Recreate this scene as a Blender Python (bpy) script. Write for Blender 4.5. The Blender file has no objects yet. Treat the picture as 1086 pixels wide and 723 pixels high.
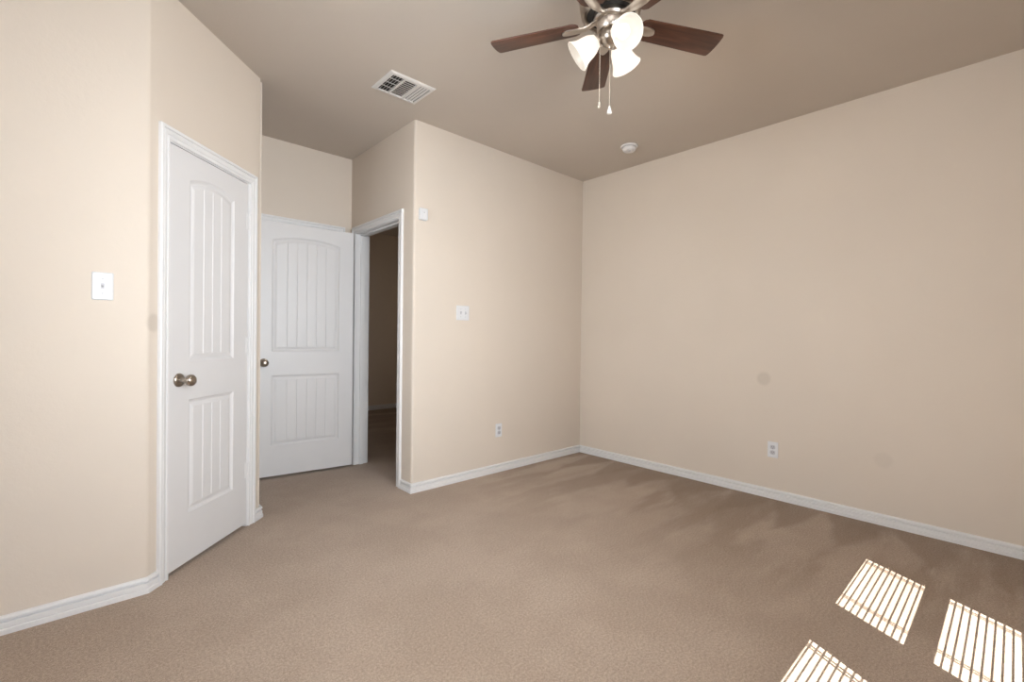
import bpy, bmesh, math
from mathutils import Vector, Matrix
sc = bpy.context.scene
COL = sc.collection
PI = math.pi

# ------------------------------------------------------------------ camera
F, YAW, PITCH, ROLL, CAMH = 492.1911, math.radians(47.417), math.radians(-0.503), math.radians(0.701), 1.1595
fwd = Vector((math.cos(PITCH)*math.cos(YAW), math.cos(PITCH)*math.sin(YAW), math.sin(PITCH)))
rgt = Vector((math.sin(YAW), -math.cos(YAW), 0))
upv = rgt.cross(fwd)
c_, s_ = math.cos(ROLL), math.sin(ROLL)
r2, u2 = c_*rgt + s_*upv, -s_*rgt + c_*upv
cam_d = bpy.data.cameras.new('camera')
cam = bpy.data.objects.new('camera', cam_d); COL.objects.link(cam)
cam.matrix_world = Matrix(((r2.x, u2.x, -fwd.x, 0), (r2.y, u2.y, -fwd.y, 0), (r2.z, u2.z, -fwd.z, CAMH), (0, 0, 0, 1)))
cam_d.sensor_width = 36.0; cam_d.lens = F*36.0/1086.0; cam_d.clip_start = 0.02
sc.camera = cam

# ------------------------------------------------------------------ view, world, sun, window daylight
sc.view_settings.view_transform = 'Standard'; sc.view_settings.look = 'None'
sc.view_settings.gamma = 1.0; sc.view_settings.use_curve_mapping = False
sc.view_settings.exposure = 0.29
world = bpy.data.worlds.new('sky'); sc.world = world; world.use_nodes = True
wn = world.node_tree; wbg = wn.nodes['Background']
sky = wn.nodes.new('ShaderNodeTexSky'); sky.sky_type = 'NISHITA'; sky.sun_disc = False
sky.sun_elevation = math.radians(56); sky.sun_rotation = math.radians(200)
wn.links.new(sky.outputs[0], wbg.inputs[0]); wbg.inputs[1].default_value = 0.12

SUN_T, SUN_X = 1.70, 0.55          # drop and sideways drift per metre of travel into the room
def light(name, kind, loc, energy, color, direction=None, **kw):
    d = bpy.data.lights.new(name, kind); d.energy = energy; d.color = color
    for k, v in kw.items(): setattr(d, k, v)
    o = bpy.data.objects.new(name, d); COL.objects.link(o); o.location = loc
    if direction is not None: o.rotation_euler = Vector(direction).to_track_quat('-Z', 'Y').to_euler()
    return o
light('sun', 'SUN', (1, -6, 8), 17.0, (1.0, 0.985, 0.93), (SUN_X, 1.0, -SUN_T), angle=math.radians(0.12))

YN = -0.60                          # inner face of the window wall
WZ0, WZ1 = 0.70, 2.15               # window opening
WINS = [(1.755, 2.45), (0.75, 1.455), (-0.22, 0.44)]  # the last, leftmost window is added to brighten the left wall
DAY = [(0.5, 0.75), (18.5, 0.75), (6.5, 1.20)]      # watts, lower edge of lamp, raised on the left to favour the wall top
for (a, b), (e, zl) in zip(WINS, DAY):
    light('window_daylight_fill', 'AREA', ((a+b)/2, YN+0.03, (zl+WZ1)/2), e, (0.86, 0.935, 1.0), (0, 1, 0),
          shape='RECTANGLE', size=b-a, size_y=WZ1-zl, spread=math.radians(97))
ADDED_WESTW = (0.85, 1.85)                 # west wall window left of the camera, added to balance the light
light('window_daylight_fill', 'AREA', (-1.05+0.03, 1.35, 1.42), 17.5, (0.90, 0.96, 1.0), (1, 0, 0), shape='RECTANGLE', size=1.0, size_y=1.40, spread=math.radians(95))  # fill lamp of the added west window
light('hall_fill', 'AREA', (4.5, 5.2, 1.5), 2.6, (1.0, 0.86, 0.72), (-1, 0.25, 0), shape='RECTANGLE', size=1.0, size_y=1.4)   # added lamp that lifts the dark hall, no known source
# the photographer's flash, bounced off the ceiling above and left of the camera
light('camera_flash', 'AREA', (-0.05, -0.08, 1.45), 33.0, (0.89, 0.94, 1.0), (0.36, 0.36, 1.0), shape='DISK', size=0.12, spread=math.radians(55))

# ------------------------------------------------------------------ dimensions found from the photograph
XR, YB, XC, YA, HC = 3.7127, 3.0044, 1.7714, 4.0959, 2.7433
YL, XL, LW = 2.6122, 0.2042, 0.8652
C45 = math.sqrt(0.5)
X2, Y2 = XL + LW*C45, YL + LW*C45
TH = 0.115                          # wall thickness
XW, YH, XHE = -1.05, 6.75, 4.60     # west wall, far hall wall, hall east wall
ZD = 2.05                           # top of door leaves

# ------------------------------------------------------------------ materials
def new_mat(name):
    m = bpy.data.materials.new(name); m.use_nodes = True
    nt = m.node_tree; return m, nt, nt.nodes['Principled BSDF']
def nd(nt, t, **kw):
    n = nt.nodes.new(t)
    for k, v in kw.items(): setattr(n, k, v)
    return n
def math_n(nt, op, a, b=None, clamp=False):
    n = nt.nodes.new('ShaderNodeMath'); n.operation = op; n.use_clamp = clamp
    for i, v in enumerate((a, b)):
        if v is None: continue
        if isinstance(v, (int, float)): n.inputs[i].default_value = v
        else: nt.links.new(v, n.inputs[i])
    return n.outputs[0]
def mix_col(nt, fac, a, b):
    n = nt.nodes.new('ShaderNodeMix'); n.data_type = 'RGBA'
    if isinstance(fac, (int, float)): n.inputs[0].default_value = fac
    else: nt.links.new(fac, n.inputs[0])
    for i, v in ((6, a), (7, b)):
        if isinstance(v, tuple): n.inputs[i].default_value = (*v, 1)
        else: nt.links.new(v, n.inputs[i])
    return n.outputs[2]
def noise(nt, vec, scale, detail=2.0, rough=0.5):
    n = nt.nodes.new('ShaderNodeTexNoise'); n.inputs['Scale'].default_value = scale
    n.inputs['Detail'].default_value = detail; n.inputs['Roughness'].default_value = rough
    if vec is not None: nt.links.new(vec, n.inputs['Vector'])
    return n.outputs[0]
def ramp(nt, fac, lo, hi):
    n = nt.nodes.new('ShaderNodeMapRange'); n.interpolation_type = 'SMOOTHSTEP'
    nt.links.new(fac, n.inputs[0]); n.inputs[1].default_value = lo; n.inputs[2].default_value = hi
    return n.outputs[0]
def position(nt): return nt.nodes.new('ShaderNodeNewGeometry').outputs['Position']
def bump(nt, bsdf, h, strength, dist):
    b = nt.nodes.new('ShaderNodeBump'); b.inputs['Strength'].default_value = strength
    b.inputs['Distance'].default_value = dist
    nt.links.new(h, b.inputs['Height']); nt.links.new(b.outputs[0], bsdf.inputs['Normal'])
def dist_to(nt, pos, p, scale=(1, 1, 1)):
    s = nt.nodes.new('ShaderNodeVectorMath'); s.operation = 'SUBTRACT'
    nt.links.new(pos, s.inputs[0]); s.inputs[1].default_value = p
    k = nt.nodes.new('ShaderNodeVectorMath'); k.operation = 'MULTIPLY'
    nt.links.new(s.outputs[0], k.inputs[0]); k.inputs[1].default_value = scale
    l = nt.nodes.new('ShaderNodeVectorMath'); l.operation = 'LENGTH'
    nt.links.new(k.outputs[0], l.inputs[0]); return l.outputs['Value']

def paint(name, col, stains=(), rough=0.7):
    m, nt, b = new_mat(name)
    pos = position(nt)
    base = mix_col(nt, ramp(nt, noise(nt, pos, 1.3, 3), 0.3, 0.7), tuple(c*0.985 for c in col), tuple(min(1, c*1.015) for c in col))
    for p, r, sc_, amt in stains:
        d = dist_to(nt, pos, p, sc_)
        f = math_n(nt, 'MULTIPLY', math_n(nt, 'SUBTRACT', 1.0, ramp(nt, d, r*0.55, r)), amt)
        base = mix_col(nt, f, base, (0.36, 0.31, 0.265))
    nt.links.new(base, b.inputs['Base Color']); b.inputs['Roughness'].default_value = rough
    b.inputs['Specular IOR Level'].default_value = 0.25
    h = math_n(nt, 'ADD', noise(nt, pos, 55, 3, 0.55), math_n(nt, 'MULTIPLY', noise(nt, pos, 160, 2), 0.35))
    bump(nt, b, h, 0.16, 0.004)
    return m
WALLC = (0.71, 0.632, 0.552)
M_wall = paint('wall_paint', WALLC, [((XR, 1.27, 0.872), 0.060, (1, 1, 1), 0.24),
                                       ((XR, 0.56, 0.41), 0.06, (1, 1, 1), 0.10),
                                       ((XL+0.022, YL+0.020, 1.203), 0.042, (1, 1, 0.8), 0.32)])
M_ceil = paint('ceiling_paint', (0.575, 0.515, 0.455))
M_hall = paint('hall_paint', (0.80, 0.69, 0.58))

def simple(name, col, rough=0.4, metal=0.0, spec=0.5, bumps=None, var=0.02):
    m, nt, b = new_mat(name)
    tc = nd(nt, 'ShaderNodeTexCoord').outputs['Object']
    base = mix_col(nt, noise(nt, tc, 7.0, 2), tuple(c*(1-var) for c in col), tuple(min(1, c*(1+var)) for c in col))
    nt.links.new(base, b.inputs['Base Color'])
    b.inputs['Roughness'].default_value = rough; b.inputs['Metallic'].default_value = metal
    b.inputs['Specular IOR Level'].default_value = spec
    if bumps: bump(nt, b, noise(nt, tc, bumps[0], 2), bumps[1], 0.002)
    return m
M_trim = simple('trim_white', (0.80, 0.795, 0.80), 0.38)
M_door = simple('door_white', (0.745, 0.74, 0.75), 0.42)
M_plate = simple('plate_white', (0.75, 0.76, 0.785), 0.3)
M_slot = simple('slot_grey', (0.12, 0.12, 0.13), 0.6)
M_toggle = simple('toggle_white', (0.52, 0.52, 0.56), 0.35)
M_screw = simple('screw_grey', (0.50, 0.50, 0.53), 0.4)
M_nickel = simple('brushed_nickel', (0.42, 0.37, 0.32), 0.28, 1.0, bumps=(200, 0.04))
M_nickel_b = simple('satin_nickel', (0.60, 0.55, 0.50), 0.30, 1.0, bumps=(200, 0.04))
M_dark = simple('dark_recess', (0.03, 0.027, 0.025), 0.6)
M_vent = simple('vent_white', (0.70, 0.68, 0.66), 0.4)
M_smoke = simple('smoke_plastic', (0.78, 0.77, 0.78), 0.4)
M_blind = simple('blind_white', (0.80, 0.79, 0.76), 0.5)
M_chain = simple('bead_chain', (0.75, 0.68, 0.58), 0.3, 0.6)
M_bead = simple('pull_white', (0.85, 0.82, 0.78), 0.3)

def wood():
    m, nt, b = new_mat('walnut_blade')
    tc = nd(nt, 'ShaderNodeTexCoord').outputs['Object']
    mp = nd(nt, 'ShaderNodeMapping'); nt.links.new(tc, mp.inputs[0]); mp.inputs['Scale'].default_value = (3.0, 40.0, 10.0)
    n1 = noise(nt, mp.outputs[0], 1.2, 5, 0.6)
    mp2 = nd(nt, 'ShaderNodeMapping'); nt.links.new(tc, mp2.inputs[0]); mp2.inputs['Scale'].default_value = (2.0, 9.0, 4.0)
    n2 = noise(nt, mp2.outputs[0], 1.6, 3, 0.5)
    c = mix_col(nt, ramp(nt, n1, 0.3, 0.72), (0.058, 0.021, 0.012), (0.130, 0.050, 0.028))
    c = mix_col(nt, math_n(nt, 'MULTIPLY', ramp(nt, n2, 0.42, 0.62), 0.5), c, (0.036, 0.014, 0.008))
    nt.links.new(c, b.inputs['Base Color']); b.inputs['Roughness'].default_value = 0.38
    bump(nt, b, n1, 0.08, 0.001); return m
M_wood = wood()

def shade_mat():
    m, nt, b = new_mat('frosted_glass_lit')
    tc = nd(nt, 'ShaderNodeTexCoord').outputs['Object']
    c = mix_col(nt, noise(nt, tc, 12, 2), (0.34, 0.32, 0.29), (0.36, 0.34, 0.31))
    nt.links.new(c, b.inputs['Base Color']); b.inputs['Roughness'].default_value = 0.35
    b.inputs['Emission Color'].default_value = (1.0, 0.90, 0.78, 1); b.inputs['Emission Strength'].default_value = 0.74
    return m
M_shade = shade_mat(); M_shade_in = shade_mat(); M_shade_in.name = 'frosted_glass_inside'
M_shade_in.node_tree.nodes['Principled BSDF'].inputs['Emission Strength'].default_value = 0.34
def emit(name, col, st):
    m, nt, b = new_mat(name)
    b.inputs['Base Color'].default_value = (0.9, 0.9, 0.9, 1)
    b.inputs['Emission Color'].default_value = (*col, 1); b.inputs['Emission Strength'].default_value = st; return m
M_bulb = emit('bulb_lit', (1.0, 0.93, 0.83), 1.7)

def glass():
    m, nt, b = new_mat('window_glass')
    tr = nd(nt, 'ShaderNodeBsdfTransparent'); gl = nd(nt, 'ShaderNodeBsdfGlossy'); gl.inputs['Roughness'].default_value = 0.02
    mx = nd(nt, 'ShaderNodeMixShader'); mx.inputs[0].default_value = 0.06
    nt.links.new(tr.outputs[0], mx.inputs[1]); nt.links.new(gl.outputs[0], mx.inputs[2])
    nt.links.new(mx.outputs[0], nt.nodes['Material Output'].inputs[0]); return m
M_glass = glass()

def carpet():
    m, nt, b = new_mat('carpet_beige')
    pos = position(nt)
    sep = nd(nt, 'ShaderNodeSeparateXYZ'); nt.links.new(pos, sep.inputs[0]); X, Y = sep.outputs[0], sep.outputs[1]
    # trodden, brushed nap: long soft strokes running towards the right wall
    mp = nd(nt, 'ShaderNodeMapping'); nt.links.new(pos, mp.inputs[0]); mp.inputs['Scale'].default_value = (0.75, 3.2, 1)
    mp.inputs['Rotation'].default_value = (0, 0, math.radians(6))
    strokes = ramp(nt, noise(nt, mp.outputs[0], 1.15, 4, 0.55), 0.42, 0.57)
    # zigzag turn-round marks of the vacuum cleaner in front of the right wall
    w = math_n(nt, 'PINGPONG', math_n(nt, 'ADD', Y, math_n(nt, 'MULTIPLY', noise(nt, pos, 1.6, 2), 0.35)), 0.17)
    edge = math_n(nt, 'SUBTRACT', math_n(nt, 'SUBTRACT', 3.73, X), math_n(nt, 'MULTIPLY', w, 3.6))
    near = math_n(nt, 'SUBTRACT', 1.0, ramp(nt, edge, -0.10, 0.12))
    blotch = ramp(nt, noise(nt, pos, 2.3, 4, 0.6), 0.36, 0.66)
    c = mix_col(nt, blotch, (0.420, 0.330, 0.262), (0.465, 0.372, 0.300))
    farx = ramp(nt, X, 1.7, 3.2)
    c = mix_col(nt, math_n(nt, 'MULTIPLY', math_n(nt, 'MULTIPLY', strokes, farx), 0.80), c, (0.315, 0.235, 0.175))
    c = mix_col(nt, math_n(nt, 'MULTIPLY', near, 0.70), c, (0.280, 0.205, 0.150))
    fib = noise(nt, pos, 280, 3, 0.7)
    fib2 = noise(nt, pos, 105, 3, 0.65)
    f = math_n(nt, 'ADD', math_n(nt, 'MULTIPLY', fib, 0.6), math_n(nt, 'MULTIPLY', fib2, 0.4))
    k = ramp(nt, f, 0.33, 0.66)
    dark = nd(nt, 'ShaderNodeMix', data_type='RGBA', blend_type='MULTIPLY'); dark.inputs[0].default_value = 1.0
    nt.links.new(c, dark.inputs[6]); nt.links.new(mix_col(nt, k, (0.60, 0.59, 0.57), (1.28, 1.28, 1.28)), dark.inputs[7])
    nt.links.new(dark.outputs[2], b.inputs['Base Color'])
    b.inputs['Roughness'].default_value = 0.95; b.inputs['Specular IOR Level'].default_value = 0.1
    b.inputs['Sheen Weight'].default_value = 0.15; b.inputs['Sheen Roughness'].default_value = 0.5
    bump(nt, b, f, 0.55, 0.010); return m
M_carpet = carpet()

# ------------------------------------------------------------------ mesh helpers
class MB:
    def __init__(s): s.v = []; s.f = []; s.m = []; s.mi = 0
    def add(s, vs, fs):
        o = len(s.v); s.v += [tuple(v) for v in vs]
        for f in fs: s.f.append(tuple(o+i for i in f)); s.m.append(s.mi)
    def box(s, a, b, T=None):
        (x0, y0, z0), (x1, y1, z1) = a, b
        vs = [(x, y, z) for z in (z0, z1) for x, y in ((x0, y0), (x1, y0), (x1, y1), (x0, y1))]
        if T: vs = [T(*v) for v in vs]
        s.add(vs, [(0, 1, 2, 3), (4, 5, 6, 7), (0, 1, 5, 4), (1, 2, 6, 5), (2, 3, 7, 6), (3, 0, 4, 7)])
    def prism(s, poly, z0, z1):
        n = len(poly)
        s.add([(x, y, z0) for x, y in poly] + [(x, y, z1) for x, y in poly],
              [tuple(range(n)), tuple(range(n, 2*n))] + [(i, (i+1) % n, n+(i+1) % n, n+i) for i in range(n)])
    def lathe(s, prof, seg=32, T=None, cap=True):
        # prof: (radius, height) list along the axis
        vs = []; fs = []
        for r, h in prof:
            for k in range(seg):
                a = 2*PI*k/seg; vs.append((r*math.cos(a), r*math.sin(a), h))
        for i in range(len(prof)-1):
            for k in range(seg):
                k2 = (k+1) % seg; fs.append((i*seg+k, i*seg+k2, (i+1)*seg+k2, (i+1)*seg+k))
        if cap:
            if prof[0][0] > 1e-5: fs.append(tuple(range(seg)))
            if prof[-1][0] > 1e-5: fs.append(tuple((len(prof)-1)*seg+k for k in range(seg)))
        if T: vs = [T(*v) for v in vs]
        s.add(vs, fs)
    def tube(s, pts, r, seg=8):
        pts = [Vector(p) for p in pts]; vs = []; fs = []
        rr = r if isinstance(r, (list, tuple)) else [r]*len(pts)
        for i, p in enumerate(pts):
            t = (pts[min(i+1, len(pts)-1)] - pts[max(i-1, 0)]).normalized()
            a = t.orthogonal().normalized() if i == 0 else (a - t*a.dot(t)).normalized()
            b = t.cross(a)
            for k in range(seg):
                q = 2*PI*k/seg; vs.append(p + rr[i]*(math.cos(q)*a + math.sin(q)*b))
        for i in range(len(pts)-1):
            for k in range(seg):
                k2 = (k+1) % seg; fs.append((i*seg+k, i*seg+k2, (i+1)*seg+k2, (i+1)*seg+k))
        fs.append(tuple(range(seg))); fs.append(tuple((len(pts)-1)*seg+k for k in range(seg)))
        s.add(vs, fs)
    def build(s, name, mats, parent=None, loc=(0, 0, 0), smooth=35, bevel=0, rot=None, local=False, recalc=True):
        me = bpy.data.meshes.new(name); L = Vector(loc)
        me.from_pydata([tuple(Vector(v)-L) for v in s.v] if not local else s.v, [], s.f)
        if not isinstance(mats, (list, tuple)): mats = [mats]
        for m in mats: me.materials.append(m)
        for p, mi in zip(me.polygons, s.m): p.material_index = mi
        bm = bmesh.new(); bm.from_mesh(me)
        bmesh.ops.remove_doubles(bm, verts=bm.verts, dist=1e-6)
        if recalc: bmesh.ops.recalc_face_normals(bm, faces=bm.faces)
        if bevel:
            es = [e for e in bm.edges if len(e.link_faces) == 2 and e.calc_face_angle(0) > math.radians(50)]
            bmesh.ops.bevel(bm, geom=es, offset=bevel, segments=2, affect='EDGES', profile=0.5)
        bm.to_mesh(me); bm.free()
        if smooth:
            me.polygons.foreach_set('use_smooth', [True]*len(me.polygons))
            me.set_sharp_from_angle(angle=math.radians(smooth))
        o = bpy.data.objects.new(name, me); COL.objects.link(o)
        if parent: 
            o.parent = parent; o.location = Vector(loc) - PLOC.get(parent.name, Vector((0, 0, 0))) if not local else loc
        else: o.location = loc
        if rot: o.rotation_euler = rot
        PLOC[o.name] = Vector(loc) if not local else Vector((0, 0, 0))
        return o
PLOC = {}
def tag(o, label=None, cat=None, group=None, kind=None):
    if label: o['label'] = label
    if cat: o['category'] = cat
    if group: o['group'] = group
    if kind: o['kind'] = kind
    return o
def struct(o, label, cat): return tag(o, label, cat, kind='structure')
def empty(name, loc):
    o = bpy.data.objects.new(name, None); COL.objects.link(o); o.location = loc; o.empty_display_size = 0.1
    PLOC[o.name] = Vector(loc); return o
def frame(org, xd, nd_):
    org, xd, nd_ = Vector(org), Vector(xd), Vector(nd_)
    return lambda s, n, z: tuple(org + xd*s + nd_*n + Vector((0, 0, z)))
def arc(c, r, a0, a1, n=6):
    return [(c[0]+r*math.cos(a0+(a1-a0)*i/n), c[1]+r*math.sin(a0+(a1-a0)*i/n)) for i in range(n+1)]
def round_poly(pts, radii, n=6):
    """polygon with chosen corners rounded"""
    out = []; N = len(pts)
    for i in range(N):
        p = Vector(pts[i]).to_2d() if len(pts[i]) > 2 else Vector(pts[i])
        r = radii.get(i, 0)
        if not r: out.append(tuple(p)); continue
        a = (Vector(pts[i-1])-p).normalized(); b = (Vector(pts[(i+1) % N])-p).normalized()
        half = math.acos(max(-1, min(1, a.dot(b))))/2
        t = r/math.tan(half); c = p + (a+b).normalized()*(r/math.sin(half))
        p0, p1 = p+a*t, p+b*t
        a0 = math.atan2(*(p0-c).yx); a1 = math.atan2(*(p1-c).yx)
        d = (a1-a0+PI) % (2*PI) - PI
        out += [(c.x+r*math.cos(a0+d*k/n), c.y+r*math.sin(a0+d*k/n)) for k in range(n+1)]
    return out
def sweep(mb, pts, prof, T=None, side=1):
    """profile (d, h) swept along a 2-D polyline with mitred corners; d offsets sideways, h is the third axis"""
    P = [Vector(p) for p in pts]; n = len(P); k = len(prof); vs = []
    for i in range(n):
        d0 = (P[i]-P[i-1]).normalized() if i else None
        d1 = (P[i+1]-P[i]).normalized() if i < n-1 else None
        n0 = Vector((-d0.y, d0.x))*side if d0 else None
        n1 = Vector((-d1.y, d1.x))*side if d1 else None
        if n0 is None: m = n1
        elif n1 is None: m = n0
        else:
            m = (n0+n1).normalized(); m = m/m.dot(n0)
        for d, h in prof:
            q = P[i]+m*d; vs.append((q.x, q.y, h))
    if T: vs = [T(*v) for v in vs]
    fs = []
    for i in range(n-1):
        for j in range(k):
            j2 = (j+1) % k; fs.append((i*k+j, i*k+j2, (i+1)*k+j2, (i+1)*k+j))
    fs.append(tuple(range(k))); fs.append(tuple((n-1)*k+j for j in range(k)))
    mb.add(vs, fs)

# ------------------------------------------------------------------ floor and ceiling
mb = MB(); mb.box((XW-TH, YN-TH, -0.12), (XHE+TH, YH+TH, 0.0))
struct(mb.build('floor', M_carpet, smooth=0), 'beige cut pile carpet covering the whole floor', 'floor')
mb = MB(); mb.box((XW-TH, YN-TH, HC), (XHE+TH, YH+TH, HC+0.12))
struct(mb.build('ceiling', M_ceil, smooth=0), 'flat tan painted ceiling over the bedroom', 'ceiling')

# ------------------------------------------------------------------ walls
BN = 0.020
mb = MB(); mb.box((XR, YN-TH, 0), (XR+TH, YB+TH*0.5, HC))
struct(mb.build('wall_right', M_wall, smooth=0), 'long beige wall on the right with one outlet and a grey smudge', 'wall')
SP = 3.09
mb = MB(); mb.prism(round_poly([(XC, YB), (XR, YB), (XR, YB+TH), (XC+TH, YB+TH), (XC+TH, SP), (XC, SP)], {0: BN}), 0, HC)
struct(mb.build('wall_back', M_wall), 'beige far wall with the double switch plate', 'wall')
DY0, DY1 = 3.222, 3.985             # hall doorway, finished opening
JT = 0.018
mb = MB()
mb.box((XC, SP, 0), (XC+TH, DY0-JT, HC)); mb.box((XC, DY1+JT, 0), (XC+TH, YA+TH, HC)); mb.box((XC, DY0-JT, ZD+JT+0.005), (XC+TH, DY1+JT, HC))
struct(mb.build('wall_doorway', M_wall, smooth=0), 'narrow beige wall holding the doorway to the dark hall', 'wall')
AX0, AX1 = 0.925, 1.644             # opening in the alcove's back wall
mb = MB()
mb.box((XW-TH, YA, 0), (AX0-JT, YA+TH, HC)); mb.box((AX1+JT, YA, 0), (XC, YA+TH, HC)); mb.box((AX0-JT, YA, ZD+JT+0.005), (AX1+JT, YA+TH, HC))
struct(mb.build('wall_alcove', M_wall, smooth=0), 'beige alcove wall above the open white door', 'wall')
mb = MB(); mb.box((AX0-0.2, YA+0.6, 0), (AX1+0.2, YA+0.65, HC)); mb.box((AX0-0.2, YA+TH, 0), (AX0-0.15, YA+0.6, HC))
struct(mb.build('wall_beyond', M_hall, smooth=0), 'wall of the room beyond the alcove door', 'wall')
mb = MB(); mb.prism([(X2-TH, Y2+0.06), (X2, Y2+0.02), (X2, YA), (X2-TH, YA)], 0, HC)
struct(mb.build('wall_closet', M_wall, smooth=0), 'short beige wall turning into the alcove behind the closet corner', 'wall')
# angled wall with the closet door
TA = frame((XL, YL, 0), (C45, C45, 0), (C45, -C45, 0))
A0, A1 = 0.117, 0.727
ang_end = round_poly([(A1+JT, 0), (LW, 0), (LW-0.05, -0.05-0.035), (A1+JT, -TH)], {1: BN})
def a2(poly): return [TA(s, n, 0)[:2] for s, n in poly]
mb = MB()
mb.prism(a2([(0.012, 0), (A0-JT, 0), (A0-JT, -TH), (0.012, -TH)]), 0, HC)
mb.prism(a2(ang_end), 0, HC)
mb.box((A0-JT, -TH, ZD+JT+0.005), (A1+JT, 0, HC), TA)
struct(mb.build('wall_angled', M_wall), 'beige wall set at an angle around the closet door', 'wall')
t8 = math.tan(PI/8)
mb = MB()
c0 = (XL-0.030*t8/1.0, YL+0.030)
mb.prism(round_poly([(XW, YL), (XL, YL), TA(0.0125, 0, 0)[:2], TA(0.0125, -TH, 0)[:2], (XW, YL+TH)], {1: 0.029}), 0, HC)
struct(mb.build('wall_left', M_wall), 'brightly lit beige wall at the left edge with a light switch', 'wall')
mb = MB(); mb.box((XW-TH, YN-TH, 0), (XW, ADDED_WESTW[0], HC)); mb.box((XW-TH, ADDED_WESTW[1], 0), (XW, YA, HC)); mb.box((XW-TH, ADDED_WESTW[0], 0), (XW, ADDED_WESTW[1], WZ0)); mb.box((XW-TH, ADDED_WESTW[0], WZ1), (XW, ADDED_WESTW[1], HC))
struct(mb.build('wall_west', M_wall, smooth=0), 'beige side wall left of the camera', 'wall')
# window wall behind the camera
mb = MB(); xs = sorted(WINS); x = XW
for a, b in xs:
    mb.box((x, YN-TH, 0), (a, YN, HC)); mb.box((a, YN-TH, 0), (b, YN, WZ0)); mb.box((a, YN-TH, WZ1), (b, YN, HC)); x = b
mb.box((x, YN-TH, 0), (XR, YN, HC))
struct(mb.build('wall_window', M_wall, smooth=0), 'beige window wall behind the camera', 'wall')
# hall beyond the doorway
mb = MB()
mb.box((XC, YA+TH, 0), (XC+TH, YH, HC)); mb.box((XHE, YB, 0), (XHE+TH, YH+TH, HC)); mb.box((XR+TH, YB, 0), (XHE, YB+TH, HC))
struct(mb.build('wall_hall_side', M_hall, smooth=0), 'side walls of the dark hall', 'wall')
mb = MB(); mb.box((XC, YH, 0), (XHE, YH+TH, HC))
struct(mb.build('wall_hall_end', M_hall, smooth=0), 'dark far wall of the hall seen through the doorway', 'wall')

# ------------------------------------------------------------------ baseboards
BP = [(0, 0), (0.0165, 0), (0.0165, 0.019), (0.0145, 0.0215), (0.0105, 0.0225), (0.0125, 0.0255), (0.0125, 0.042), (0.0105, 0.0445), (0.002, 0.046), (0.002, 0.0535), (0.0130, 0.0555), (0.0135, 0.060), (0.011, 0.066), (0.004, 0.070), (0, 0.070)]
def base(name, pts, label, side=1):
    mb = MB(); sweep(mb, pts, BP, side=side)
    return struct(mb.build(name, M_trim, smooth=20), label, 'baseboard')
CW = 0.060                           # casing width
base('baseboard_right', [(XR, YN), (XR, YB-0.0155)], 'white baseboard along the long right wall')
base('baseboard_back', [(XR, YB), (XC, YB), (XC, DY0-CW-0.004)], 'white baseboard along the far wall, wrapping the doorway corner')
base('baseboard_left', [TA(A0-CW-0.004, 0, 0)[:2], (XL, YL), (XW, YL)], 'white baseboard under the bright left wall', side=1)
base('baseboard_closet', [(X2, YA), (X2, Y2), TA(A1+CW+0.004, 0, 0)[:2]], 'short white baseboard end right of the closet door', side=1)
base('baseboard_hall', [(XHE, YH), (XC+TH, YH)], 'white baseboard in the dark hall')

# ------------------------------------------------------------------ door casings and jambs
CP = [(0, 0), (0, 0.009), (0.003, 0.0115), (0.011, 0.0115), (0.014, 0.006), (0.018, 0.006), (0.021, 0.0105), (0.036, 0.0135), (0.039, 0.0095), (0.042, 0.0095), (0.045, 0.018), (0.056, 0.018), (CW, 0.014), (CW, 0)]
def doorway(name, T, s0, s1, label, stop_n, legs=(True, True)):
    """casing on the room face, jamb lining the wall thickness, stop strip behind the leaf; s along the wall, n out of it"""
    mb = MB(); rv = 0.005
    top = ZD + 0.004
    T2 = lambda s, z, n: T(s, n, z)
    path = [(s0-rv, 0), (s0-rv, top+rv), (s1+rv, top+rv), (s1+rv, 0)]
    sweep(mb, path, CP, T=T2, side=1)
    mb.box((s0-JT, -TH, 0), (s0, 0.0005, top+JT), T); mb.box((s1, -TH, 0), (s1+JT, 0.0005, top+JT), T); mb.box((s0, -TH, top), (s1, 0.0005, top+JT), T)
    a, b = stop_n
    mb.box((s0, b, 0), (s0+0.011, a, top), T); mb.box((s1-0.011, b, 0), (s1, a, top), T); mb.box((s0+0.011, b, top-0.011), (s1-0.011, a, top), T)
    # casing on the other face
    sweep(mb, path, [(d, -TH-h) for d, h in CP], T=T2, side=1)
    return struct(mb.build(name, M_trim, smooth=25), label, 'door trim')
LT = 0.035
doorway('trim_1', TA, A0, A1, 'white casing framing the closed closet door', (-LT-0.004, -LT-0.040))
TB = frame((XC, 0, 0), (0, 1, 0), (-1, 0, 0))
doorway('trim_2', TB, DY0, DY1, 'white casing and jamb of the open hall doorway', (-LT-0.004, -LT-0.040))
TC = frame((0, YA, 0), (1, 0, 0), (0, -1, 0))
doorway('trim_3', TC, AX0, AX1, 'white casing on the alcove wall showing above the open door', (-0.070, -0.110))

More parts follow.
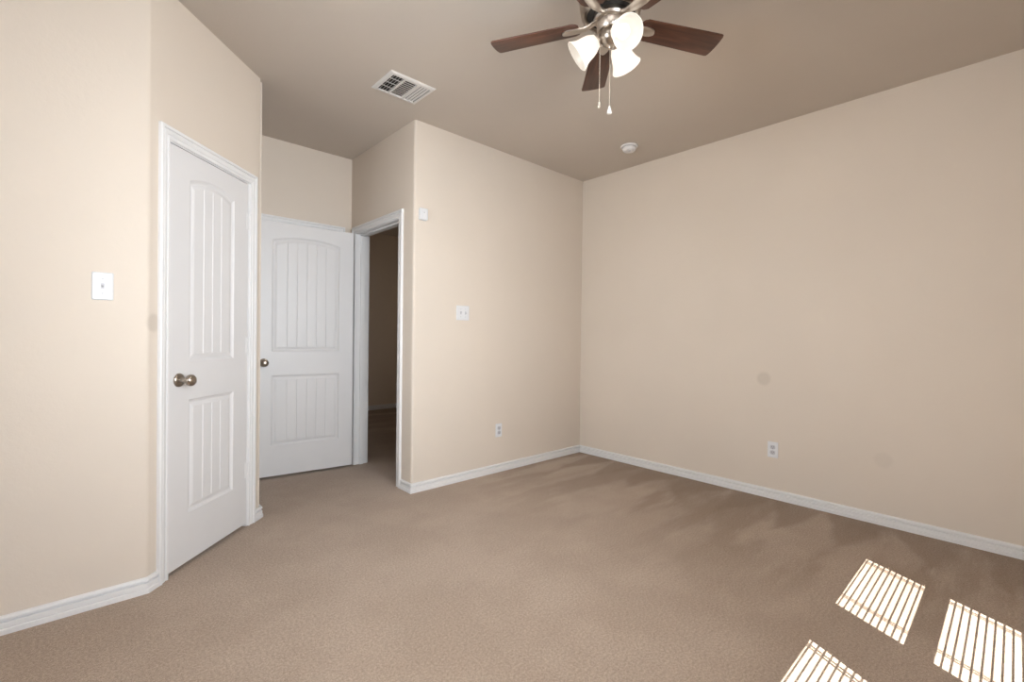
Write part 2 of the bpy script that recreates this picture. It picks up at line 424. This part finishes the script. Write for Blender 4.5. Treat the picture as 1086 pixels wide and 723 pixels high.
# ------------------------------------------------------------------ moulded two-panel arch-top doors
def leaf_mesh(mb, w, h, T, stile, planks, z0, rise=0.036):
    """front face at n=0, back at n=-LT; s from 0 to w"""
    PZ = [(0.262, 0.828, 0.0), (1.018, 1.915, rise)]
    NA = 20
    rings = [(0, 0), (0.006, -0.005), (0.014, -0.009), (0.021, -0.009), (0.027, -0.0065), (0.038, -0.0035)]
    def top(zt, rs, L, R, s):
        u = (s-(L+R)/2)/((R-L)/2); return zt + rs*(1-u*u)
    for fn, sg in ((0.0, 1), (-LT, -1)):
        def pt(s, n, z): return T(s, fn+sg*n, z)
        def quad(a, b, c, d): mb.add([pt(*a), pt(*b), pt(*c), pt(*d)], [(0, 1, 2, 3)])
        L, R = stile, w-stile
        quad((0, 0, z0), (L, 0, z0), (L, 0, h), (0, 0, h)); quad((R, 0, z0), (w, 0, z0), (w, 0, h), (R, 0, h))
        quad((L, 0, z0), (R, 0, z0), (R, 0, PZ[0][0]), (L, 0, PZ[0][0]))
        quad((L, 0, PZ[0][1]), (R, 0, PZ[0][1]), (R, 0, PZ[1][0]), (L, 0, PZ[1][0]))
        ss = [L+(R-L)*i/NA for i in range(NA+1)]
        mb.add([pt(s, 0, top(PZ[1][1], rise, L, R, s)) for s in ss]+[pt(s, 0, h) for s in ss],
               [(i, i+1, NA+2+i, NA+1+i) for i in range(NA)])
        for zb, zt, rs in PZ:
            loops = []
            for d, n in rings:
                lp = [(L+d, n, zb+d), (R-d, n, zb+d)]
                for i in range(NA+1):
                    s0_ = R-(R-L)*i/NA; s = R-d-(R-L-2*d)*i/NA
                    lp.append((s, n, top(zt, rs, L, R, s0_)-d))
                loops.append([pt(*q) for q in lp])
            K = NA+3; vs = [q for lp in loops for q in lp]; fs = []
            for r in range(len(rings)-1):
                for k in range(K): fs.append((r*K+k, r*K+(k+1) % K, (r+1)*K+(k+1) % K, (r+1)*K+k))
            mb.add(vs, fs)
            # plank field with V grooves
            d, n0 = rings[-1]; a, b = L+d, R-d; gw, gd = 0.0040, 0.0030
            xs_ = {a: 0, b: 0}
            for k in range(1, planks):
                g = a+(b-a)*k/planks; xs_[g-gw] = 0; xs_[g] = -gd; xs_[g+gw] = 0
            for i in range(1, NA):
                q = a+(b-a)*i/NA
                if all(abs(q-g) > 0.007 for g in xs_): xs_[q] = 0
            ks = sorted(xs_)
            def ft(s):
                s0_ = L+(s-a)/(b-a)*(R-L); return top(zt, rs, L, R, s0_)-d
            mb.add([pt(s, n0+xs_[s], zb+d) for s in ks]+[pt(s, n0+xs_[s], ft(s)) for s in ks],
                   [(i, i+1, len(ks)+i+1, len(ks)+i) for i in range(len(ks)-1)])
    for a, b in (((0, z0), (w, z0)), ((w, z0), (w, h)), ((w, h), (0, h)), ((0, h), (0, z0))):
        mb.add([T(a[0], 0, a[1]), T(b[0], 0, b[1]), T(b[0], -LT, b[1]), T(a[0], -LT, a[1])], [(0, 1, 2, 3)])
def axis_T(org, axis):
    """lathe z axis -> direction axis"""
    q = Vector(axis).to_track_quat('Z', 'Y').to_matrix(); org = Vector(org)
    return lambda x, y, z: tuple(org + q @ Vector((x, y, z)))
def knob(parent, T, s, z):
    o = Vector(T(s, 0, z)); ax = Vector(T(s, 1, z))-o; A = axis_T(o, ax); L = PLOC[parent.name]
    mb = MB(); mb.lathe([(0, 0.0235), (0.012, 0.0235), (0.0125, 0.040), (0.018, 0.044), (0.0255, 0.051), (0.0285, 0.060), (0.0275, 0.069), (0.021, 0.0765), (0.010, 0.080), (0, 0.0805)], 32, A)
    k = tag(mb.build('knob', M_nickel, parent, smooth=50, loc=L), 'round satin nickel knob')
    mb = MB(); mb.lathe([(0, -0.001), (0.033, -0.001), (0.0335, 0.004), (0.031, 0.009), (0.022, 0.0125), (0.0135, 0.0145), (0.0125, 0.0235), (0, 0.0235)], 32, A)
    mb.build('rosette', M_nickel, k, smooth=50, loc=L)
def hinge(parent, T, s, n, z, flat):
    L = PLOC[parent.name]; mb = MB()
    mb.lathe([(0, -0.048), (0.004, -0.047), (0.0062, -0.044), (0.0062, 0.044), (0.004, 0.047), (0, 0.048)], 14,
             lambda x, y, h: T(s+x, n+y, z+h))
    for dz in (-0.018, 0.018): mb.lathe([(0.0066, -0.0012), (0.0066, 0.0012)], 14, lambda x, y, h, dz=dz: T(s+x, n+y, z+dz+h))
    mb.box((s-0.020, flat-0.001, z-0.044), (s, flat+0.0018, z+0.044), T)
    mb.build('hinge', M_trim, parent, smooth=30, loc=L)

def door(name, T, w, stile, planks, label, knob_s, hinge_s, hinge_n, flat):
    L = T(0, 0, 0.019)
    mb = MB(); leaf_mesh(mb, w, ZD, T, stile, planks, 0.019)
    o = struct(mb.build(name, M_door, smooth=0, loc=L, recalc=True), label, 'door')
    if knob_s is not None: knob(o, T, knob_s, 0.931)
    for z in (1.83, 1.09, 0.34) if hinge_s is not None else (): hinge(o, T, hinge_s, hinge_n, z, flat)
    return o
T1 = frame(TA(A0+0.003, -0.001, 0), (C45, C45, 0), (C45, -C45, 0))
W1 = A1-A0-0.006
door('door_1', T1, W1, 0.128, 4, 'closed white arch-panel closet door in the angled wall', 0.061, W1+0.0035, 0.0075, 0.0)
OPEN = math.radians(7.0)             # past square: the free end swings on towards the alcove wall
dx = Vector((-math.cos(OPEN), math.sin(OPEN), 0)); W2 = 0.757
HX = Vector((XC-0.042, 3.950, 0))
T2_ = frame(HX, dx, (-math.sin(OPEN), -math.cos(OPEN), 0))
door('door_2', T2_, W2, 0.116, 6, 'white arch-panel hall door standing open against the alcove wall', W2-0.062, None, 0, 0)
T3_ = frame((AX0+0.003, YA+0.110, 0), (1, 0, 0), (0, -1, 0))
T3_ = frame((AX0+0.003, YA+0.072+LT-0.035, 0), (1, 0, 0), (0, -1, 0))
door('door_3', frame((AX0+0.003, YA+0.112, 0), (1, 0, 0), (0, -1, 0)), AX1-AX0-0.006, 0.116, 5,
     'white door of the alcove closet hidden behind the open door', None, None, 0, 0)

# ------------------------------------------------------------------ wall plates
def rbox(mb, T, s, z, w, h, n0, n1, r=0.006, ch=0.003):
    """rounded-corner plate with a chamfered front"""
    def ring(w, h, r, n):
        return [(s+x, n, z+y) for x, y in round_poly([(-w/2, -h/2), (w/2, -h/2), (w/2, h/2), (-w/2, h/2)], {0: r, 1: r, 2: r, 3: r}, 4)]
    R = [ring(w, h, r, n0), ring(w, h, r, n1-ch), ring(w-2*ch, h-2*ch, r, n1)]
    k = len(R[0]); vs = [T(*q) for rr in R for q in rr]
    fs = [(i*k+j, i*k+(j+1) % k, (i+1)*k+(j+1) % k, (i+1)*k+j) for i in range(2) for j in range(k)]
    fs += [tuple(range(k)), tuple(2*k+j for j in range(k))]
    mb.add(vs, fs)
def switch(T, s, z, gangs, label, grp):
    L = T(s, 0, z); w = 0.070 + 0.046*(gangs-1) + (0.008 if gangs > 1 else 0)
    mb = MB(); rbox(mb, T, s, z, w, 0.1165, -0.001, 0.0075, 0.005, 0.004)
    o = tag(mb.build('light_switch', M_plate, loc=L, smooth=25), label, 'light switch')
    for g in range(gangs):
        gs = s + (g-(gangs-1)/2)*0.046
        mb = MB(); rbox(mb, T, gs, z, 0.0115, 0.0245, 0.007, 0.0082, 0.001, 0.0004)
        c = mb.build('toggle_collar', M_toggle, o, loc=L, smooth=25)
        mb = MB(); up = 1 if g == 0 else -1
        prof = [(-0.0055, 0.007), (0.0055, 0.007), (0.0055+0.004*up, 0.017), (-0.0015+0.004*up, 0.018)]
        vs = [T(gs+x, n, z+q) for x in (-0.0042, 0.0042) for q, n in prof]
        mb.add(vs, [(0, 1, 2, 3), (4, 5, 6, 7), (0, 1, 5, 4), (1, 2, 6, 5), (2, 3, 7, 6), (3, 0, 4, 7)])
        mb.build('toggle', M_toggle, o, loc=L, smooth=25)
        for dz in (-0.0302, 0.0302):
            mb = MB(); A = axis_T(T(gs, 0.0070, z+dz), Vector(T(gs, 1, z))-Vector(T(gs, 0, z)))
            mb.lathe([(0, 0), (0.0032, 0), (0.0028, 0.0014), (0, 0.0016)], 12, A)
            mb.build('screw', M_screw, o, loc=L, smooth=40)
    return o
def outlet(T, s, z, label):
    L = T(s, 0, z)
    mb = MB(); rbox(mb, T, s, z, 0.070, 0.1145, -0.001, 0.0065, 0.005, 0.0035)
    o = tag(mb.build('wall_outlet', M_plate, loc=L, smooth=25), label, 'outlet')
    for dz in (-0.0195, 0.0195):
        mb = MB(); rbox(mb, T, s, z+dz, 0.034, 0.029, 0.006, 0.0085, 0.010, 0.0006)
        f = mb.build('receptacle', M_toggle, o, loc=L, smooth=25)
        mb = MB()
        for dx_ in (-0.0064, 0.0064): mb.box((s+dx_-0.0013, 0.0078, z+dz-0.002), (s+dx_+0.0013, 0.0088, z+dz+0.007), T)
        A = axis_T(T(s, 0.0078, z+dz-0.008), Vector(T(s, 1, z))-Vector(T(s, 0, z)))
        mb.lathe([(0, 0), (0.0026, 0), (0.0026, 0.001), (0, 0.001)], 10, A)
        mb.build('slot', M_slot, f, loc=L, smooth=0)
    mb = MB(); A = axis_T(T(s, 0.006, z), Vector(T(s, 1, z))-Vector(T(s, 0, z)))
    mb.lathe([(0, 0), (0.003, 0), (0.0026, 0.0014), (0, 0.0016)], 12, A); mb.build('screw', M_screw, o, loc=L, smooth=40)
    return o
TL = frame((0, YL, 0), (1, 0, 0), (0, -1, 0)); TBK = frame((0, YB, 0), (1, 0, 0), (0, -1, 0)); TRW = frame((XR, 0, 0), (0, -1, 0), (-1, 0, 0))
switch(TL, 0.0525, 1.352, 1, 'white single toggle switch plate on the bright wall left of the closet door', None)
switch(TBK, 2.221, 1.346, 2, 'white double toggle switch plate on the far wall', None)
outlet(TBK, 2.617, 0.357, 'white outlet plate low on the far wall, below the double switch')
outlet(TRW, -1.199, 0.357, 'white outlet plate low on the right wall under the grey smudge')
# small sensor box high on the far wall
L = TBK(1.842, 0, 2.060); mb = MB(); rbox(mb, TBK, 1.842, 2.060, 0.068, 0.088, -0.001, 0.026, 0.008, 0.006)
o = tag(mb.build('wall_sensor', M_plate, loc=L, smooth=30), 'small white sensor box high on the far wall beside the doorway corner', 'sensor')
mb = MB(); A = axis_T(TBK(1.842, 0.0255, 2.072), (0, -1, 0)); mb.lathe([(0, 0), (0.005, 0), (0.0045, 0.0015), (0, 0.002)], 14, A)
mb.build('indicator', M_screw, o, loc=L, smooth=40)

# ------------------------------------------------------------------ smoke detector
SX, SY = 3.297, 2.187
A = axis_T((SX, SY, HC), (0, 0, -1)); L = (SX, SY, HC)
mb = MB(); mb.lathe([(0, -0.001), (0.069, -0.001), (0.070, 0.006), (0.067, 0.012), (0.058, 0.013), (0, 0.013)], 40, A)
sm = tag(mb.build('smoke_detector', M_smoke, loc=L, smooth=35), 'round white smoke detector on the ceiling near the far corner', 'smoke detector')
mb = MB(); mb.lathe([(0, 0.012), (0.046, 0.012), (0.046, 0.016), (0, 0.016)], 36, A); mb.build('sensing_gap', M_dark, sm, loc=L, smooth=35)
mb = MB(); mb.lathe([(0, 0.0155), (0.054, 0.0155), (0.056, 0.020), (0.053, 0.033), (0.045, 0.041), (0.030, 0.044), (0, 0.045)], 40, A)
cv = mb.build('cover', M_smoke, sm, loc=L, smooth=35)
mb = MB(); mb.lathe([(0, 0.044), (0.009, 0.044), (0.0085, 0.047), (0, 0.0475)], 18, axis_T((SX-0.012, SY-0.01, HC), (0, 0, -1))); mb.build('test_button', M_toggle, sm, loc=L, smooth=35)

# ------------------------------------------------------------------ ceiling vent (three-way register)
VX0, VX1, VY0, VY1 = 1.338, 1.650, 2.545, 2.811
L = ((VX0+VX1)/2, (VY0+VY1)/2, HC)
vent = tag(empty('ceiling_vent', L), 'white louvred air vent in the ceiling above the alcove', 'vent')
mb = MB(); fl = 0.026
def vring(x0, x1, y0, y1, z): return [(x0, y0, z), (x1, y0, z), (x1, y1, z), (x0, y1, z)]
R = [vring(VX0, VX1, VY0, VY1, HC), vring(VX0, VX1, VY0, VY1, HC-0.003), vring(VX0+0.008, VX1-0.008, VY0+0.008, VY1-0.008, HC-0.009),
     vring(VX0+fl, VX1-fl, VY0+fl, VY1-fl, HC-0.011), vring(VX0+fl, VX1-fl, VY0+fl, VY1-fl, HC)]
mb.add([q for r in R for q in r], [(i*4+j, i*4+(j+1) % 4, ((i+1) % 5)*4+(j+1) % 4, ((i+1) % 5)*4+j) for i in range(5) for j in range(4)])
ix0, ix1, iy0, iy1 = VX0+fl, VX1-fl, VY0+fl, VY1-fl
s1, s2 = ix0+0.32*(ix1-ix0), ix0+0.66*(ix1-ix0)
mb.box((s1-0.005, iy0, HC-0.011), (s1+0.005, iy1, HC-0.001)); mb.box((s2-0.005, iy0, HC-0.011), (s2+0.005, iy1, HC-0.001))
mb.build('vent_frame', M_vent, vent, loc=L, smooth=0)
mb = MB(); mb.box((ix0, iy0, HC-0.0012), (ix1, iy1, HC-0.0002)); mb.build('duct_opening', M_dark, vent, loc=L, smooth=0)
def slat(along, c, a, b, tilt, wd=0.014, th=0.0012):
    mb = MB(); ct, st = math.cos(tilt), math.sin(tilt)
    prof = [(-wd/2*ct-th*st, -wd/2*st), (wd/2*ct-th*st, wd/2*st), (wd/2*ct+th*st, wd/2*st+th), (-wd/2*ct+th*st, -wd/2*st+th)]
    zc = HC-0.0072
    vs = [((c+p, t, zc+h) if along == 'y' else (t, c+p, zc+h)) for t in (a, b) for p, h in prof]
    mb.add(vs, [(0, 1, 2, 3), (4, 5, 6, 7), (0, 1, 5, 4), (1, 2, 6, 5), (2, 3, 7, 6), (3, 0, 4, 7)])
    mb.build('louvre', M_vent, vent, loc=L, smooth=0)
n = 4
for i in range(n): slat('y', ix0+0.004+(s1-0.009-ix0)*(i+0.5)/n, iy0, iy1, math.radians(38), 0.0125)
n = 10
for i in range(n): slat('x', iy0+(iy1-iy0)*(i+0.5)/n, s1+0.005, s2-0.005, math.radians(14), 0.0150)
n = 4
for i in range(n): slat('y', s2+0.006+(ix1-s2-0.009)*(i+0.5)/n, iy0, iy1, math.radians(-10), 0.0125)
for i in range(1, 4):
    mb = MB(); yy = iy0+(iy1-iy0)*i/4; mb.box((ix0, yy-0.003, HC-0.0045), (s1-0.005, yy+0.003, HC-0.002)); mb.build('cross_bar', M_vent, vent, loc=L, smooth=0)

# ------------------------------------------------------------------ ceiling fan
FX, FY, FZ = 1.650, 1.197, 2.509
FL = (FX, FY, HC)
fan = tag(empty('ceiling_fan', FL), 'brushed nickel ceiling fan with dark wood blades and three lit bell shades', 'ceiling fan')
def fT(x, y, z): return (FX+x, FY+y, z)
mb = MB(); mb.lathe([(0, HC), (0.088, HC), (0.090, 2.722), (0.084, 2.702), (0.070, 2.688), (0, 2.686)], 48, fT)
tag(mb.build('canopy', M_nickel, fan, loc=FL, smooth=40), 'nickel canopy against the ceiling')
mb = MB(); mb.lathe([(0, 2.690), (0.075, 2.690), (0.110, 2.676), (0.127, 2.650), (0.133, 2.605), (0.131, 2.568), (0.124, 2.542), (0.112, 2.530), (0.104, 2.532), (0.099, 2.542)], 56, fT, cap=False)
hs = tag(mb.build('motor_housing', M_nickel, fan, loc=FL, smooth=40), 'shiny nickel motor housing')
mb = MB(); mb.lathe([(0, 2.541), (0.0995, 2.541), (0.0995, 2.550), (0, 2.550)], 48, fT); mb.build('motor_vent', M_dark, hs, loc=FL, smooth=40)
mb = MB(); mb.lathe([(0, 2.556), (0.052, 2.556), (0.070, 2.540), (0.072, 2.522), (0.066, 2.514), (0, 2.514)], 40, fT); mb.build('flywheel', M_nickel_b, fan, loc=FL, smooth=40)
mb = MB(); mb.lathe([(0, 2.515), (0.050, 2.515), (0.058, 2.506), (0.058, 2.482), (0.051, 2.470), (0, 2.469)], 40, fT); mb.build('switch_housing', M_nickel_b, fan, loc=FL, smooth=40)
mb = MB(); mb.lathe([(0, 2.470), (0.040, 2.470), (0.046, 2.462), (0.046, 2.440), (0.036, 2.422), (0.018, 2.412), (0.010, 2.404), (0.007, 2.396), (0, 2.394)], 36, fT)
fit_ = mb.build('light_fitter', M_nickel, fan, loc=FL, smooth=40)
ANG = [117.5157 - 72*k for k in range(5)]
PIT = math.radians(-10.17)
def blade_outline():
    r0, r1, w0, w1 = 0.135, 0.5335, 0.108, 0.126
    top = [(r0, w0/2-0.022), (r0+0.008, w0/2-0.009), (r0+0.024, w0/2), (r1-0.012, w1/2), (r1-0.004, w1/2-0.003), (r1-0.0005, w1/2-0.012)]
    tip = [(r1+0.004*(1-(y/(w1/2-0.012))**2), y) for y in [ (w1/2-0.012)*(1-2*i/8) for i in range(1, 8)]]
    return top + tip + [(x, -y) for x, y in reversed(top)]
for k, ad in enumerate(ANG):
    a = math.radians(ad)
    mb = MB(); mb.prism(blade_outline(), -0.003, 0.003)
    b = mb.build('blade', M_wood, fan, loc=(0, 0, FZ-HC), local=True, smooth=30, rot=(PIT, 0, a), bevel=0.001)
    # iron: waisted arm ending in a rounded tongue under the blade
    mb = MB()
    sec = [(0.058, 0.020, 0.010), (0.075, 0.016, 0.006), (0.100, 0.015, -0.004), (0.122, 0.019, -0.0085), (0.145, 0.0225, -0.0085), (0.180, 0.0225, -0.0085), (0.196, 0.020, -0.0085), (0.206, 0.014, -0.0085), (0.210, 0.006, -0.0085)]
    vs = []; fs = []
    for x, hw, z in sec: vs += [(x, -hw, z), (x, -hw*0.6, z-0.004), (x, hw*0.6, z-0.004), (x, hw, z), (x, hw, z+0.0045), (x, -hw, z+0.0045)]
    for i in range(len(sec)-1): fs += [(i*6+j, i*6+(j+1) % 6, (i+1)*6+(j+1) % 6, (i+1)*6+j) for j in range(6)]
    fs += [tuple(range(6)), tuple((len(sec)-1)*6+j for j in range(6))]
    mb.add(vs, fs)
    ir = mb.build('blade_iron', M_nickel_b, fan, loc=(0, 0, FZ-HC), local=True, smooth=40, rot=(PIT*0.9, 0, a))
BULB_W = 8.0
for k in range(3):
    a = math.radians(125 - 120*k); ca, sa = math.cos(a), math.sin(a)
    P0 = Vector((FX+0.046*ca, FY+0.046*sa, 2.448)); P1 = Vector((FX+0.141*ca, FY+0.141*sa, 2.381))
    ax = (P1-P0).normalized(); A = axis_T(P0, ax); Ls = (P1-P0).length
    mb = MB(); mb.tube([Vector((FX+0.030*ca, FY+0.030*sa, 2.453)), P0-ax*0.012, P0+ax*0.002], [0.011, 0.011, 0.012], 14)
    mb.lathe([(0, -0.006), (0.015, -0.005), (0.019, 0.0), (0.026, 0.006), (0.028, 0.014), (0.027, 0.020), (0.020, 0.020), (0, 0.014)], 28, A)
    for j in range(3):
        q = 2*PI*j/3+0.5; mb.tube([A(0.024*math.cos(q), 0.024*math.sin(q), 0.011), A(0.036*math.cos(q), 0.036*math.sin(q), 0.011)], 0.0035, 8)
    mb.build('lamp_socket', M_nickel_b, fan, loc=FL, smooth=40)
    prof = [(0.024, 0.008), (0.027, 0.016), (0.033, 0.026), (0.041, 0.042), (0.046, 0.060), (0.049, 0.078), (0.054, 0.094), (0.061, 0.107), (0.066, Ls)]
    inner = [(r-0.003, h) for r, h in reversed(prof)]
    mb = MB(); lip = [(0.0655, Ls+0.0015), (0.0635, Ls+0.001)]; mb.lathe(prof+lip, 44, A, cap=False); mb.mi = 1; mb.lathe(lip[1:]+inner[1:], 44, A, cap=False)
    shd = tag(mb.build('lamp_shade', [M_shade, M_shade_in], fan, loc=FL, smooth=60), 'white frosted glass bell shade, lit')
    mb = MB(); mb.lathe([(0, 0.010), (0.013, 0.012), (0.014, 0.030), (0.020, 0.045), (0.027, 0.062), (0.028, 0.074), (0.022, 0.088), (0.010, 0.096), (0, 0.097)], 24, A)
    bl = mb.build('bulb', M_bulb, fan, loc=FL, smooth=60)
    lp = light('lamp_glow', 'SPOT', P0+ax*(Ls+0.004), BULB_W, (1.0, 0.82, 0.62), ax, shadow_soft_size=0.05, spot_size=math.radians(165), spot_blend=0.6)
# pull chains
def chain(dx_, dy_, z0, z1, pull):
    x, y = FX+dx_, FY+dy_
    mb = MB(); n = int((z0-z1)/0.0052)
    mb.tube([(x, y, z0), (x, y, z1)], 0.0009, 6)
    for i in range(n):
        zz = z0-(i+0.5)*(z0-z1)/n; mb.lathe([(0, -0.0019), (0.0013, -0.001), (0.0015, 0), (0.0013, 0.001), (0, 0.0019)], 6, lambda px, py, h: (x+px, y+py, zz+h))
    c = mb.build('pull_chain', M_chain, fan, loc=FL, smooth=60)
    mb = MB()
    if pull == 'bell': mb.lathe([(0, 0.002), (0.003, 0.0), (0.0045, -0.008), (0.0085, -0.020), (0.0105, -0.030), (0.009, -0.033), (0, -0.033)], 20, lambda px, py, h: (x+px, y+py, z1+h))
    else:
        mb.lathe([(0, 0.003), (0.004, 0.001), (0.0065, -0.005), (0.004, -0.011), (0.0035, -0.014)], 14, lambda px, py, h: (x+px, y+py, z1+h))
        mb.lathe([(0.0035, -0.014), (0.0058, -0.019), (0.0055, -0.026), (0.002, -0.031), (0, -0.0315)], 14, lambda px, py, h: (x+px-0.003, y+py, z1+h))
    tag(mb.build('chain_pull', M_bead if pull == 'bell' else M_chain, c, loc=FL, smooth=50), 'white bell pull' if pull == 'bell' else 'small metal pull')
va = math.radians(126)
chain(0.043*math.cos(va), 0.043*math.sin(va), 2.478, 2.176, 'fob')
chain(0.0, 0.0, 2.396, 2.154, 'bell')

# ------------------------------------------------------------------ windows and blinds behind the camera
RZ0, RZ1 = 1.49, 1.585
def window(i, T, a, b, where, tl=math.radians(56.5)):
    """T maps (along the wall, out of the room side n = into the room, z); the wall face is n = 0"""
    L = T((a+b)/2, 0, WZ0)
    mb = MB(); y0, y1 = -TH, -0.055; f = 0.030
    mb.box((a, y0, WZ0), (a+f*0.3, y1, WZ1), T); mb.box((b-f*0.3, y0, WZ0), (b, y1, WZ1), T); mb.box((a, y0, WZ1-0.02), (b, y1, WZ1), T); mb.box((a, y0, WZ0), (b, y1, WZ0+f), T)
    wdw = struct(mb.build('window_%d' % i, M_trim, loc=L, smooth=0), 'white framed window %s' % where, 'window')
    mb = MB(); mb.box((a, y1-0.035, RZ0), (b, y1, RZ1), T); mb.build('meeting_rail', M_trim, wdw, loc=L, smooth=0)
    mb = MB(); mb.box((a, y0+0.028, WZ0+f), (b, y0+0.032, RZ0), T); mb.box((a, y0+0.028, RZ1), (b, y0+0.032, WZ1-0.02), T); mb.build('pane', M_glass, wdw, loc=L, smooth=0)
    mb = MB(); mb.box((a-0.03, -0.05, WZ0-0.02), (b+0.03, 0.03, WZ0), T); mb.build('window_sill', M_trim, wdw, loc=L, smooth=0, bevel=0.004)
    # horizontal blind, slats turned to lie almost along the sun's rays
    yc = -0.026; LB = T((a+b)/2, yc, WZ1)
    bl = tag(empty('window_blind', LB), 'white slatted blind in the window %s' % where, 'blind', 'blinds in the windows out of view')
    mb = MB(); mb.box((a+0.004, yc-0.022, 1.995), (b-0.004, yc+0.022, WZ1-0.001), T); mb.build('head_rail', M_blind, bl, loc=LB, smooth=0)
    mb = MB(); pitch = 0.0425; wd = 0.050; z = WZ0+0.05
    while z < 1.99:
        ct, st = math.cos(tl)*wd/2, math.sin(tl)*wd/2; th = 0.0022
        vs = [T(x, y, zz) for x in (a+0.006, b-0.006) for y, zz in ((yc-ct, z+st), (yc+0.002, z+0.0015), (yc+ct, z-st), (yc+ct+th, z-st+0.001), (yc+0.002+th, z+0.0025), (yc-ct+th, z+st+0.001))]
        mb.add(vs, [tuple(range(6)), tuple(range(6, 12))]+[(j, (j+1) % 6, 6+(j+1) % 6, 6+j) for j in range(6)])
        z += pitch
    mb.build('slats', M_blind, bl, loc=LB, smooth=0)
    for q in (a+0.165, b-0.055):
        mb = MB()
        for yy in (yc-0.016, yc+0.016): mb.box((q-0.0045, yy-0.0006, WZ0+0.02), (q+0.0045, yy+0.0006, WZ1-0.03), T)
        mb.build('ladder_tape', M_blind, bl, loc=LB, smooth=0)
    mb = MB(); mb.box((a+0.006, yc-0.016, WZ0+0.008), (b-0.006, yc+0.016, WZ0+0.024), T); mb.build('bottom_rail', M_blind, bl, loc=LB, smooth=0)
TWN = frame((0, YN, 0), (1, 0, 0), (0, 1, 0))
for i, (a, b) in enumerate(WINS): window(i+1, TWN, a, b, 'behind the camera, %s of three' % ('rightmost', 'middle one', 'added leftmost one')[i])
window(4, frame((XW, 0, 0), (0, 1, 0), (1, 0, 0)), ADDED_WESTW[0], ADDED_WESTW[1], 'added in the side wall left of the camera')
